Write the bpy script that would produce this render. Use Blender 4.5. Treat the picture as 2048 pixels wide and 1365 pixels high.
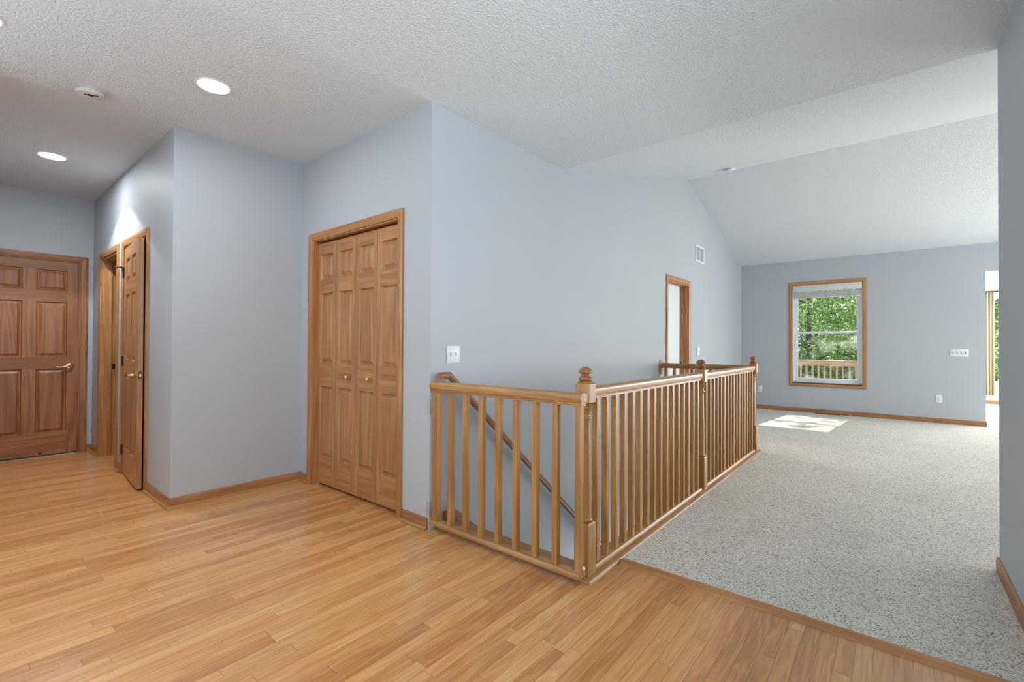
import bpy, bmesh, math, random
from mathutils import Vector, Matrix
import numpy as np

for o in list(bpy.data.objects):
    bpy.data.objects.remove(o, do_unlink=True)
sc = bpy.context.scene
C = sc.collection
PI = math.pi
rad = math.radians

# ------------------------------------------------------------------ camera
def make_camera():
    yaw, pitch, roll = rad(39.4606), rad(0.5013), rad(0.2892)
    F = Vector((math.cos(yaw) * math.cos(pitch), math.sin(yaw) * math.cos(pitch), math.sin(pitch)))
    R = Vector((math.sin(yaw), -math.cos(yaw), 0))
    U = R.cross(F)
    R2 = math.cos(roll) * R + math.sin(roll) * U
    U2 = -math.sin(roll) * R + math.cos(roll) * U
    cd = bpy.data.cameras.new('camera')
    cd.sensor_width = 36.0
    cd.lens = 932.0575 * 36.0 / 2048.0
    cd.clip_start = 0.02
    cd.clip_end = 300
    co = bpy.data.objects.new('camera', cd)
    M = Matrix((R2, U2, -F)).transposed().to_4x4()
    M.translation = Vector((-1.9686, -2.2972, 1.1824))
    co.matrix_world = M
    C.objects.link(co)
    sc.camera = co
make_camera()

# ------------------------------------------------------------------ world, sun, daylight, exposure
sc.view_settings.view_transform = 'Standard'
sc.view_settings.look = 'None'
sc.view_settings.gamma = 1.0
sc.view_settings.use_curve_mapping = False
sc.view_settings.exposure = -0.04
sc.cycles.use_denoising = True
sc.cycles.max_bounces = 10
sc.cycles.diffuse_bounces = 6
sc.cycles.glossy_bounces = 4
sc.cycles.transmission_bounces = 6
sc.cycles.transparent_max_bounces = 16
sc.cycles.sample_clamp_indirect = 6.0
sc.cycles.caustics_reflective = False
sc.cycles.caustics_refractive = False

W = bpy.data.worlds.new('sky')
W.use_nodes = True
sc.world = W
bg = W.node_tree.nodes['Background']
bg.inputs[0].default_value = (0.80, 0.90, 1.0, 1)
bg.inputs[1].default_value = 1.6

def add_sun(direction, strength, angle):
    ld = bpy.data.lights.new('sun', 'SUN')
    ld.energy = strength
    ld.angle = rad(angle)
    ld.color = (1.0, 0.96, 0.88)
    lo = bpy.data.objects.new('sun', ld)
    lo.rotation_euler = Vector(direction).to_track_quat('-Z', 'Y').to_euler()
    lo.location = (14, -2, 10)
    C.objects.link(lo)
add_sun((-1.0, 0.10, -0.97), 11.0, 0.6)

def area(name, loc, direction, sx, sy, power, color=(1, 1, 1)):
    ld = bpy.data.lights.new(name, 'AREA')
    ld.shape = 'RECTANGLE'
    ld.size, ld.size_y = sx, sy
    ld.energy = power
    ld.color = color
    lo = bpy.data.objects.new(name, ld)
    lo.location = loc
    lo.rotation_euler = Vector(direction).to_track_quat('-Z', 'Y').to_euler()
    C.objects.link(lo)
    return lo
DAY = (1.0, 1.0, 1.0)
FILL_COOL = (0.80, 0.92, 1.0)
# daylight at window openings; the entry and kitchen ones are added fill lamps
area('daylight_great_room', (5.6, -7.0, 1.45), (0, 1, 0), 2.9, 1.9, 160, DAY)
area('added_fill_kitchen_a', (-5.15, -1.4, 1.5), (1, 0, .6), 1.7, 1.5, 16, FILL_COOL)  # added lamp at an unseen opening, aimed upward to brighten walls and ceiling
area('added_fill_kitchen_b', (-5.15, 0.75, 1.5), (1, 0, .6), 1.3, 1.5, 10, FILL_COOL)  # second added lamp on the same unseen wall, also aimed upward
area('added_fill_entry', (-1.6, -2.80, 1.55), (0, 1, .6), 1.8, 1.5, 52, FILL_COOL)  # added lamp behind the camera, brightening hall end, jog wall and ceiling
area('added_fill_kitchen_c', (-3.6, 1.80, 1.5), (0, -1, .6), 2.0, 1.4, 54, FILL_COOL)  # added lamp at an unseen opening, brightening the right wall and floor
area('daylight_sunroom_a', (10.0, -7.35, 1.5), (0, 1, 0), 3.0, 1.8, 260, DAY)
area('daylight_sunroom_b', (12.06, -6.05, 1.35), (-1, 0, 0), 2.1, 1.75, 330, DAY)
area('daylight_bedroom', (5.4, 3.72, 1.5), (0, -1, 0), 1.8, 1.4, 105, DAY)
area('daylight_basement', (3.70, -0.52, -2.15), (-1, 0, 0.35), 0.8, 0.8, 45, (0.93, 1.0, 0.98))

# ------------------------------------------------------------------ key dimensions
H = 2.747
XA, YB, YD = -0.94, 1.706, 4.543
XK, XG, ZG, XF, ZE = 1.5114, 4.7377, 3.55, 7.7825, 2.7275
YR, XR = -2.714, 1.534
NX = (0.125, 1.965, 3.78)      # newel posts
NY = -1.065
CARPET_Z = 0.012
WY0, WY1, WZ0, WZ1 = -0.8565, -1.8657, 0.53, 2.278
OPY, OPZ = -3.3236, 2.307

# ------------------------------------------------------------------ materials
def srgb(r, g, b):
    def f(c):
        c /= 255.0
        return c / 12.92 if c <= 0.04045 else ((c + 0.055) / 1.055) ** 2.4
    return (f(r), f(g), f(b), 1.0)

class NT:
    def __init__(self, name):
        self.m = bpy.data.materials.new(name)
        self.m.use_nodes = True
        self.t = self.m.node_tree
        self.p = self.t.nodes['Principled BSDF']
        self.out = self.t.nodes['Material Output']
    def n(self, typ, **kw):
        nd = self.t.nodes.new(typ)
        for k, v in kw.items():
            setattr(nd, k, v)
        return nd
    def set(self, sock, val):
        if isinstance(val, bpy.types.NodeSocket):
            self.t.links.new(val, sock)
        else:
            sock.default_value = val
    def math(self, op, a, b=0.0, c=None):
        nd = self.n('ShaderNodeMath', operation=op)
        self.set(nd.inputs[0], a)
        self.set(nd.inputs[1], b)
        if c is not None:
            self.set(nd.inputs[2], c)
        return nd.outputs[0]
    def vec(self, x, y, z):
        nd = self.n('ShaderNodeCombineXYZ')
        for i, v in enumerate((x, y, z)):
            self.set(nd.inputs[i], v)
        return nd.outputs[0]
    def vmath(self, op, a, b):
        nd = self.n('ShaderNodeVectorMath', operation=op)
        self.set(nd.inputs[0], a)
        self.set(nd.inputs[1], b)
        return nd.outputs[0]
    def noise(self, vec, scale, detail=2.0, rough=0.5, dist=0.0):
        nd = self.n('ShaderNodeTexNoise')
        self.set(nd.inputs['Vector'], vec)
        nd.inputs['Scale'].default_value = scale
        nd.inputs['Detail'].default_value = detail
        nd.inputs['Roughness'].default_value = rough
        nd.inputs['Distortion'].default_value = dist
        return nd.outputs['Fac']
    def ramp(self, fac, stops):
        nd = self.n('ShaderNodeValToRGB')
        cr = nd.color_ramp
        while len(cr.elements) < len(stops):
            cr.elements.new(0.5)
        for e, (p, c) in zip(cr.elements, stops):
            e.position = p
            e.color = c if len(c) == 4 else (*c, 1)
        self.set(nd.inputs[0], fac)
        return nd.outputs[0]
    def mix(self, fac, a, b, mode='MIX'):
        nd = self.n('ShaderNodeMix', data_type='RGBA', blend_type=mode)
        self.set(nd.inputs[0], fac)
        self.set(nd.inputs[6], a)
        self.set(nd.inputs[7], b)
        return nd.outputs[2]
    def obj(self):
        return self.n('ShaderNodeTexCoord').outputs['Object']
    def rnd(self):
        return self.n('ShaderNodeObjectInfo').outputs['Random']
    def bump(self, h, dist, strength=1.0):
        nd = self.n('ShaderNodeBump')
        nd.inputs['Strength'].default_value = strength
        nd.inputs['Distance'].default_value = dist
        self.set(nd.inputs['Height'], h)
        self.set(self.p.inputs['Normal'], nd.outputs[0])
    def base(self, c):
        self.set(self.p.inputs['Base Color'], c)
    def rough(self, r):
        self.set(self.p.inputs['Roughness'], r)

def plain(name, col, rough=0.5, metal=0.0, var=0.03, scale=40):
    t = NT(name)
    f = t.noise(t.obj(), scale, 2)
    d = tuple(max(0, c * (1 - 2 * var)) for c in col[:3]) + (1,)
    t.base(t.ramp(f, [(0.3, d), (0.7, col)]))
    t.rough(rough)
    t.p.inputs['Metallic'].default_value = metal
    return t.m

def wall_paint():
    t = NT('blue_grey_wall_paint')
    o = t.obj()
    f = t.noise(o, 1.3, 2)
    t.base(t.ramp(f, [(0.3, srgb(179, 185, 191)), (0.7, srgb(182, 188, 194))]))
    t.rough(0.55)
    t.p.inputs['Specular IOR Level'].default_value = 0.35
    t.bump(t.noise(o, 260, 2), 0.0006, 0.35)
    return t.m

def white_paint(name='white_wall_paint', col=srgb(222, 224, 224)):
    t = NT(name)
    o = t.obj()
    t.base(t.ramp(t.noise(o, 1.3, 2), [(0.3, tuple(c * .98 for c in col[:3]) + (1,)), (0.7, col)]))
    t.rough(0.6)
    return t.m

def ceiling_texture():
    t = NT('white_knockdown_ceiling')
    o = t.obj()
    n1 = t.noise(o, 75, 3, 0.55)
    r = t.ramp(n1, [(0.40, (0, 0, 0, 1)), (0.60, (1, 1, 1, 1))])
    n2 = t.noise(o, 170, 2, 0.5)
    h = t.math('ADD', r, t.math('MULTIPLY', n2, 0.8))
    t.base(t.ramp(n2, [(0.3, srgb(222, 228, 232)), (0.7, srgb(230, 236, 240))]))
    t.rough(0.85)
    t.p.inputs['Specular IOR Level'].default_value = 0.1
    t.bump(h, 0.006, 0.75)
    return t.m

OAK_CACHE = {}
def oak(axis='z', tone='trim'):
    """oak with its grain along the given local axis"""
    key = (axis, tone)
    if key in OAK_CACHE:
        return OAK_CACHE[key]
    t = NT('oak_%s_grain_along_%s' % (tone, axis))
    tones = {
        'trim': (srgb(152, 102, 54), srgb(180, 126, 73), srgb(198, 146, 93)),
        'rail': (srgb(140, 94, 42), srgb(170, 121, 60), srgb(192, 146, 84)),
        'door': (srgb(146, 99, 54), srgb(173, 123, 75), srgb(191, 142, 93)),
        'dark': (srgb(122, 74, 38), srgb(152, 97, 55), srgb(172, 117, 72)),
        'base': (srgb(128, 80, 45), srgb(160, 108, 66), srgb(180, 128, 84)),
        'weathered': (srgb(160, 126, 104), srgb(190, 158, 136), srgb(208, 180, 158)),
    }
    dk, md, lt = tones[tone]
    o = t.obj()
    rn = t.rnd()
    off = t.vec(t.math('MULTIPLY', rn, 13.1), t.math('MULTIPLY', rn, 7.7), t.math('MULTIPLY', rn, 23.3))
    v = t.vmath('ADD', o, off)
    i = 'xyz'.index(axis)
    s1 = [9.0] * 3; s1[i] = 0.55
    s2 = [210.0] * 3; s2[i] = 5.0
    s3 = [30.0] * 3; s3[i] = 1.6
    g = t.noise(t.vmath('MULTIPLY', v, tuple(s1)), 1.0, 1.0, 0.5, 0.25)
    ring = t.math('PINGPONG', t.math('MULTIPLY', g, 11.0), 1.0)
    ring = t.math('POWER', ring, 1.4)
    st = t.noise(t.vmath('MULTIPLY', v, tuple(s2)), 1.0, 3.0, 0.6)
    lo_ = t.noise(t.vmath('MULTIPLY', v, tuple(s3)), 1.0, 2.0, 0.5)
    f = t.math('ADD', t.math('ADD', t.math('MULTIPLY', ring, 0.26), t.math('MULTIPLY', st, 0.44)), t.math('MULTIPLY', lo_, 0.30))
    base = t.ramp(f, [(0.25, dk), (0.50, md), (0.75, lt)])
    pore = t.ramp(st, [(0.30, (0.62, 0.56, 0.5, 1)), (0.42, (1, 1, 1, 1))])
    base = t.mix(0.40, base, pore, 'MULTIPLY')
    tint = t.ramp(rn, [(0.0, (0.93, 0.92, 0.91, 1)), (0.5, (1, 1, 1, 1)), (1.0, (1.05, 1.03, 1.0, 1))])
    base = t.mix(1.0, base, tint, 'MULTIPLY')
    t.base(base)
    t.rough(0.46)
    t.p.inputs['Specular IOR Level'].default_value = 0.55
    t.p.inputs['Coat Weight'].default_value = {'weathered': 0.0, 'dark': 0.2, 'rail': 0.65}.get(tone, 0.35)
    t.p.inputs['Coat Roughness'].default_value = 0.38
    t.bump(st, 0.0004, 0.25)
    OAK_CACHE[key] = t.m
    return t.m

def plank_floor():
    t = NT('oak_strip_floor')
    o = t.obj()
    sep = t.n('ShaderNodeSeparateXYZ')
    t.set(sep.inputs[0], o)
    x, y = sep.outputs[0], sep.outputs[1]
    PW, PL = 0.0572, 0.85
    v = t.math('DIVIDE', y, PW)
    row = t.math('FLOOR', v)
    fv = t.math('FRACT', v)
    def wn(s):
        nd = t.n('ShaderNodeTexWhiteNoise', noise_dimensions='1D')
        t.set(nd.inputs['W'], s)
        return nd.outputs['Value']
    r1 = wn(t.math('ADD', t.math('MULTIPLY', row, 1.37), 3.1))
    r2 = wn(t.math('ADD', t.math('MULTIPLY', row, 2.11), 11.7))
    ln = t.math('ADD', t.math('MULTIPLY', r2, 0.7), 0.62)
    u = t.math('ADD', t.math('DIVIDE', x, ln), t.math('MULTIPLY', r1, 9.0))
    bi = t.math('FLOOR', u)
    fu = t.math('FRACT', u)
    idn = t.math('ADD', t.math('MULTIPLY', row, 17.31), t.math('MULTIPLY', bi, 5.77))
    c = wn(idn)
    c2 = wn(t.math('ADD', idn, 0.37))
    # grain
    gv = t.vec(t.math('ADD', t.math('MULTIPLY', x, 1.5), t.math('MULTIPLY', c, 31.0)),
               t.math('ADD', t.math('MULTIPLY', y, 15.0), t.math('MULTIPLY', c2, 17.0)), c)
    g = t.noise(gv, 1.0, 2.0, 0.5, 0.5)
    ring = t.math('POWER', t.math('PINGPONG', t.math('MULTIPLY', g, 11.0), 1.0), 1.5)
    st = t.noise(t.vec(t.math('ADD', t.math('MULTIPLY', x, 7.0), t.math('MULTIPLY', c, 31.0)), t.math('MULTIPLY', y, 230.0), c2), 1.0, 3.0, 0.6)
    f = t.math('ADD', t.math('ADD', t.math('MULTIPLY', ring, 0.22), t.math('MULTIPLY', st, 0.40)), t.math('MULTIPLY', c, 0.38))
    base = t.ramp(f, [(0.22, srgb(182, 122, 72)), (0.42, srgb(204, 145, 90)), (0.60, srgb(214, 159, 102)), (0.82, srgb(226, 177, 118))])
    hue = t.ramp(c2, [(0.0, (1.03, 0.95, 0.90, 1)), (0.5, (1, 1, 1, 1)), (1.0, (0.99, 1.01, 0.96, 1))])
    base = t.mix(1.0, base, hue, 'MULTIPLY')
    pore = t.ramp(st, [(0.30, (0.72, 0.66, 0.60, 1)), (0.43, (1, 1, 1, 1))])
    base = t.mix(0.5, base, pore, 'MULTIPLY')
    ev = t.math('MULTIPLY', t.math('MINIMUM', fv, t.math('SUBTRACT', 1.0, fv)), PW)
    eu = t.math('MULTIPLY', t.math('MINIMUM', fu, t.math('SUBTRACT', 1.0, fu)), ln)
    e = t.math('MINIMUM', ev, eu)
    gap = t.ramp(t.math('DIVIDE', e, 0.0022), [(0.25, (0.45, 0.36, 0.30, 1)), (0.8, (1, 1, 1, 1))])
    base = t.mix(0.75, base, gap, 'MULTIPLY')
    t.base(base)
    t.rough(t.math('ADD', t.math('MULTIPLY', st, 0.12), 0.24))
    t.p.inputs['Specular IOR Level'].default_value = 0.5
    t.p.inputs['Coat Weight'].default_value = 0.4
    t.p.inputs['Coat Roughness'].default_value = 0.16
    t.bump(t.math('MULTIPLY', st, 0.4), 0.0004, 0.2)
    return t.m

def carpet_mat():
    t = NT('speckled_carpet_pile')
    o = t.obj()
    vo = t.n('ShaderNodeTexVoronoi')
    t.set(vo.inputs['Vector'], t.vmath('ADD', o, t.vmath('MULTIPLY', t.vec(t.noise(o, 90), t.noise(o, 91), 0.0), (0.012, 0.012, 0))))
    vo.inputs['Scale'].default_value = 190
    wn = t.n('ShaderNodeTexWhiteNoise', noise_dimensions='3D')
    t.set(wn.inputs['Vector'], vo.outputs['Position'])
    c = wn.outputs['Value']
    col = t.ramp(c, [(0.0, srgb(150, 141, 130)), (0.14, srgb(192, 184, 172)), (0.32, srgb(228, 221, 210)), (0.8, srgb(244, 239, 230)), (1.0, srgb(249, 246, 239))])
    big = t.ramp(t.noise(o, 2.2, 3), [(0.3, (0.93, 0.93, 0.93, 1)), (0.7, (1, 1, 1, 1))])
    col = t.mix(1.0, col, big, 'MULTIPLY')
    dk = t.ramp(vo.outputs['Distance'], [(0.30, (1, 1, 1, 1)), (0.80, (0.80, 0.78, 0.76, 1))])
    col = t.mix(0.8, col, dk, 'MULTIPLY')
    t.base(col)
    t.rough(0.95)
    t.p.inputs['Specular IOR Level'].default_value = 0.05
    h = t.math('SUBTRACT', t.math('MULTIPLY', t.noise(o, 240, 2), 0.6), vo.outputs['Distance'])
    t.bump(h, 0.006, 0.5)
    return t.m

def glass_mat(name, smudge=0.0):
    t = NT(name)
    tr = t.n('ShaderNodeBsdfTransparent')
    tr.inputs[0].default_value = (0.96, 0.98, 0.97, 1)
    gl = t.n('ShaderNodeBsdfGlossy')
    gl.inputs['Roughness'].default_value = 0.02
    lw = t.n('ShaderNodeLayerWeight')
    lw.inputs[0].default_value = 0.12
    mx = t.n('ShaderNodeMixShader')
    t.set(mx.inputs[0], t.math('MULTIPLY', lw.outputs['Fresnel'], 0.6))
    t.t.links.new(tr.outputs[0], mx.inputs[1])
    t.t.links.new(gl.outputs[0], mx.inputs[2])
    last = mx.outputs[0]
    if smudge:
        df = t.n('ShaderNodeBsdfTranslucent')
        df.inputs[0].default_value = (0.9, 0.95, 0.95, 1)
        m2 = t.n('ShaderNodeMixShader')
        f = t.ramp(t.noise(t.obj(), 4.3, 3, 0.5, 0.3), [(0.50, (0, 0, 0, 1)), (0.66, (1, 1, 1, 1))])
        t.set(m2.inputs[0], t.math('MULTIPLY', f, smudge))
        t.t.links.new(last, m2.inputs[1])
        t.t.links.new(df.outputs[0], m2.inputs[2])
        last = m2.outputs[0]
    t.t.links.new(last, t.out.inputs['Surface'])
    return t.m

def leaf_mat(name, dark, light):
    t = NT(name)
    geo = t.n('ShaderNodeNewGeometry')
    f = geo.outputs['Random Per Island']
    col = t.ramp(f, [(0.0, dark), (0.55, tuple(.5 * (a + b) for a, b in zip(dark, light))), (0.8, light), (1.0, tuple(min(1, c * 1.7 + .06) for c in light[:3]) + (1,))])  # dark and pale ends paint leaf shadow and highlight into the colour
    df = t.n('ShaderNodeBsdfDiffuse')
    t.set(df.inputs[0], col)
    tl = t.n('ShaderNodeBsdfTranslucent')
    t.set(tl.inputs[0], t.mix(0.25, col, (0.75, 0.90, 0.40, 1), 'MIX'))
    mx = t.n('ShaderNodeMixShader')
    mx.inputs[0].default_value = 0.5
    t.t.links.new(df.outputs[0], mx.inputs[1])
    t.t.links.new(tl.outputs[0], mx.inputs[2])
    t.t.links.new(mx.outputs[0], t.out.inputs['Surface'])
    return t.m

def emit_mat(name, col, strength):
    t = NT(name)
    t.base((0.9, 0.9, 0.9, 1))
    t.p.inputs['Emission Color'].default_value = col
    t.p.inputs['Emission Strength'].default_value = strength
    return t.m

M_WALL = wall_paint()
M_WHITEWALL = white_paint()
M_BEDWALL = white_paint('pale_bedroom_wall_paint', srgb(220, 224, 225))
M_CEIL = ceiling_texture()
M_FLOOR = plank_floor()
M_CARPET = carpet_mat()
M_WHITE = plain('white_plastic', srgb(232, 233, 233), 0.4)
M_VINYL = plain('white_vinyl', srgb(228, 232, 236), 0.35)
M_OFFWHITE = plain('off_white_blind', srgb(214, 216, 217), 0.5)
M_SLOT = plain('dark_slot', srgb(60, 60, 62), 0.6)
M_BLACK = plain('black_rubber', srgb(28, 28, 30), 0.6)
M_BRASS = plain('polished_brass', srgb(232, 200, 140), 0.22, 1.0)
M_BRONZE = plain('aged_bronze', srgb(88, 72, 54), 0.4, 1.0)
M_STEEL = plain('satin_nickel', srgb(196, 193, 188), 0.4, 0.45)
M_GLASS = glass_mat('clear_glass')
M_FOGGED = glass_mat('fogged_glass', 0.10)
M_LENS = emit_mat('lit_lamp_lens', (0.94, 0.975, 1.0, 1), 120.0)
M_LENS_HALL = emit_mat('brighter_lit_lamp_lens', (0.94, 0.975, 1.0, 1), 230.0)
M_STAIR = plain('beige_stair_carpet', srgb(182, 174, 164), 0.95, 0, 0.08, 150)
M_SUNFLOOR = plain('pale_sunroom_floor', srgb(226, 223, 216), 0.5, 0, 0.03, 3)
M_CURTAIN = plain('tan_curtain_cloth', srgb(196, 182, 154), 0.85, 0, 0.05, 60)
M_BARK = plain('tree_bark', srgb(92, 80, 70), 0.9, 0, 0.15, 8)
M_GRASS = plain('lawn_green', srgb(96, 128, 62), 0.95, 0, 0.2, 5)
M_SIDING = plain('house_siding', srgb(200, 196, 188), 0.8)
M_INSIDE = plain('dim_closet_paint', srgb(190, 190, 186), 0.8)

# ------------------------------------------------------------------ mesh helpers
def bm_box(bm, x0, x1, y0, y1, z0, z1):
    vs = [bm.verts.new((x, y, z)) for x in (x0, x1) for y in (y0, y1) for z in (z0, z1)]
    for q in ((0, 1, 3, 2), (4, 6, 7, 5), (0, 4, 5, 1), (2, 3, 7, 6), (0, 2, 6, 4), (1, 5, 7, 3)):
        bm.faces.new([vs[i] for i in q])
    return vs

def bm_prism(bm, pts, axis, a, b):
    """polygon pts (2D) extruded along axis from a to b; the 2D axes are the other two in xyz order"""
    def P(p, t):
        if axis == 'x': return (t, p[0], p[1])
        if axis == 'y': return (p[0], t, p[1])
        return (p[0], p[1], t)
    A = [bm.verts.new(P(p, a)) for p in pts]
    B = [bm.verts.new(P(p, b)) for p in pts]
    n = len(pts)
    bm.faces.new(A)
    bm.faces.new(B[::-1])
    for i in range(n):
        j = (i + 1) % n
        bm.faces.new((A[i], B[i], B[j], A[j]))

def bm_sweep(bm, rings, closed_ends=True):
    """rings: list of lists of points"""
    V = [[bm.verts.new(p) for p in r] for r in rings]
    n = len(V[0])
    for a, b in zip(V[:-1], V[1:]):
        for i in range(n):
            j = (i + 1) % n
            bm.faces.new((a[i], a[j], b[j], b[i]))
    if closed_ends:
        bm.faces.new(V[0][::-1])
        bm.faces.new(V[-1])

def bm_lathe(bm, prof, seg=28, center=(0, 0, 0), axis='z'):
    cx, cy, cz = center
    rings = []
    for r, h in prof:
        ring = []
        for k in range(seg):
            a = 2 * PI * k / seg
            c, s = max(r, 1e-5) * math.cos(a), max(r, 1e-5) * math.sin(a)
            if axis == 'z': ring.append((cx + c, cy + s, cz + h))
            elif axis == 'y': ring.append((cx + c, cy + h, cz + s))
            else: ring.append((cx + h, cy + c, cz + s))
        rings.append(ring)
    bm_sweep(bm, rings)

def bm_tube(bm, path, r, seg=12, squash=None):
    path = [Vector(p) for p in path]
    rs = r if isinstance(r, (list, tuple)) else [r] * len(path)
    rings = []
    for i, p in enumerate(path):
        if i == 0: d = path[1] - p
        elif i == len(path) - 1: d = p - path[i - 1]
        else: d = (path[i + 1] - p).normalized() + (p - path[i - 1]).normalized()
        d.normalize()
        up = Vector((0, 0, 1)) if abs(d.z) < 0.95 else Vector((1, 0, 0))
        s = d.cross(up).normalized()
        u = s.cross(d).normalized()
        k = 1.0
        if 0 < i < len(path) - 1:
            cosang = max(-1, min(1, (path[i + 1] - p).normalized().dot((p - path[i - 1]).normalized())))
            k = 1.0 / max(0.5, math.sqrt((1 + cosang) / 2))
        ring = []
        for j in range(seg):
            a = 2 * PI * j / seg
            su = squash if squash else 1.0
            ring.append(p + s * (rs[i] * math.cos(a)) + u * (rs[i] * su * k * math.sin(a)))
        rings.append(ring)
    bm_sweep(bm, rings)

def link_mesh(name, bm, mat, parent=None, bevel=0.0, smooth=False, segs=2):
    bmesh.ops.recalc_face_normals(bm, faces=bm.faces[:])
    if bevel > 0:
        es = [e for e in bm.edges if len(e.link_faces) == 2 and e.calc_face_angle(0) > 0.6]
        bmesh.ops.bevel(bm, geom=es, offset=bevel, segments=segs, profile=0.5, affect='EDGES', clamp_overlap=True)
    me = bpy.data.meshes.new(name)
    bm.to_mesh(me)
    bm.free()
    me.materials.append(mat)
    if smooth or bevel > 0:
        me.shade_smooth()
        me.set_sharp_from_angle(angle=rad(38))
    o = bpy.data.objects.new(name, me)
    C.objects.link(o)
    if parent is not None:
        o.parent = parent
    return o

def boxes(name, bl, mat, parent=None, bevel=0.0):
    bm = bmesh.new()
    for b in bl:
        bm_box(bm, *b)
    return link_mesh(name, bm, mat, parent, bevel)

def tag(o, label=None, cat=None, group=None, kind=None):
    if label: o['label'] = label
    if cat: o['category'] = cat
    if group: o['group'] = group
    if kind: o['kind'] = kind
    return o

def thing(name, label, cat, loc=(0, 0, 0), rotz=0.0, group=None, kind=None):
    o = bpy.data.objects.new(name, None)
    o.empty_display_size = 0.05
    C.objects.link(o)
    o.location = loc
    o.rotation_euler = (0, 0, rotz)
    return tag(o, label, cat, group, kind)

def dup_tree(o, parent=None):
    c = o.copy()
    C.objects.link(c)
    c.parent = parent
    for ch in list(o.children):
        dup_tree(ch, c)
    return c

# ------------------------------------------------------------------ setting: floors
hole_y = -1.03
f = boxes('floor', [
    (-5.1, 0.10, -2.83, 1.83, -0.25, 0.0),
    (0.10, 0.41, -2.83, -1.10, -0.25, 0.0),
    (-5.1, XA + 0.12, 1.83, 4.75, -0.25, 0.0),
    (0.10, 0.85, 0.12, 1.83, -0.25, 0.0),
    (XA + 0.12, 1.6, 1.83, 4.75, -0.25, 0.0)], M_FLOOR)
tag(f, 'honey coloured oak strip floor of the entry and hall', 'floor', kind='structure')

c = boxes('carpet', [
    (0.41, XR, YR, -1.115, -0.02, CARPET_Z),
    (XR, XF, -6.9, -1.115, -0.02, CARPET_Z),
    (3.855, XF, -1.115, 0.0, -0.02, CARPET_Z)], M_CARPET)
tag(c, 'speckled grey and beige wall to wall carpet beside the railing', 'carpet', kind='stuff')
c = boxes('floor_bedroom', [(4.026, 4.784, 0.0, 0.12, -0.02, CARPET_Z), (2.4, XF, 0.12, 3.62, -0.02, CARPET_Z)], M_CARPET)
tag(c, 'carpet inside the bedroom doorway of the long wall', 'floor', kind='structure')

sf = boxes('floor_sunroom', [(XF + 0.12, 12.05, -7.3, -2.9, -0.25, 0.004), (XF, XF + .12, -6.0, OPY, -0.25, 0.004)], M_SUNFLOOR)
tag(sf, 'pale bright floor of the sunroom beyond the far opening', 'floor', kind='structure')

# ------------------------------------------------------------------ setting: ceilings
ce = boxes('ceiling', [(-5.2, XK, -2.83, 4.75, H, H + 0.12)], M_CEIL)
tag(ce, 'flat white knockdown ceiling over the entry and hall', 'ceiling', kind='structure')
bm = bmesh.new()
bm_prism(bm, [(XK, H), (XG, ZG), (XG, ZG + .14), (XK, H + .14)], 'y', -7.1, 0.12)
bm_prism(bm, [(XG, ZG), (XF + .15, ZG + (ZE - ZG) * (XF + .15 - XG) / (XF - XG)), (XF + .15, ZE + .14), (XG, ZG + .14)], 'y', -7.1, 0.12)
tag(link_mesh('ceiling_vault', bm, M_CEIL), 'white vaulted ceiling sloping over the carpeted room', 'ceiling', kind='structure')
tag(boxes('ceiling_bedroom', [(2.4, XF + .1, 0.12, 3.75, 2.5, 2.6)], M_CEIL), 'bedroom ceiling behind the long wall', 'ceiling', kind='structure')
tag(boxes('ceiling_sunroom', [(XF + .12, 12.05, -7.3, -2.9, 2.75, 2.85)], M_CEIL), 'sunroom ceiling beyond the far opening', 'ceiling', kind='structure')

# ------------------------------------------------------------------ setting: walls
def zc(x):
    if x <= XK: return H
    if x <= XG: return H + (ZG - H) * (x - XK) / (XG - XK)
    return ZG + (ZE - ZG) * (x - XG) / (XF - XG)
DH = 2.055           # door opening height
bm = bmesh.new()
e = 0.03
bm_prism(bm, [(0, -2.7), (3.9, -2.7), (3.9, -0.1), (4.01, -0.1), (4.01, zc(4.01) + e), (XK, H + e), (0, H + e)], 'y', 0.0, 0.12)
bm_prism(bm, [(4.01, DH), (4.80, DH), (4.80, zc(4.80) + e), (XG, ZG + e), (4.01, zc(4.01) + e)], 'y', 0.0, 0.12)
bm_prism(bm, [(4.80, -0.1), (XF + .12, -0.1), (XF + .12, zc(XF + .12) + e), (4.80, zc(4.80) + e)], 'y', 0.0, 0.12)
tag(link_mesh('wall_stair', bm, M_WALL), 'long blue grey gable wall rising beside the stairs', 'wall', kind='structure')

bm = bmesh.new()
bm_box(bm, 0, 0.12, 0.12, 0.334, -0.1, H + e)
bm_box(bm, 0, 0.12, 1.504, YB + .12, -0.1, H + e)
bm_box(bm, 0, 0.12, 0.334, 1.504, DH, H + e)
tag(link_mesh('wall_closet', bm, M_WALL), 'blue grey wall around the folding closet doors', 'wall', kind='structure')

tag(boxes('wall_jog', [(XA + .12, 0.0, YB, YB + .12, -0.1, H + e)], M_WALL),
    'plain light blue wall between closet and hall corner', 'wall', kind='structure')

OY1a, OY1b = 3.38, 4.11
OY2a, OY2b = 2.37, 3.115
bm = bmesh.new()
for (a, b, z0) in ((YB, OY2a, -.1), (OY2a, OY2b, DH), (OY2b, OY1a, -.1), (OY1a, OY1b, DH), (OY1b, YD + .12, -.1)):
    bm_box(bm, XA, XA + .12, a, b, z0, H + e)
tag(link_mesh('wall_hall', bm, M_WALL), 'hall wall holding the narrow door and the open doorway', 'wall', kind='structure')

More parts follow.
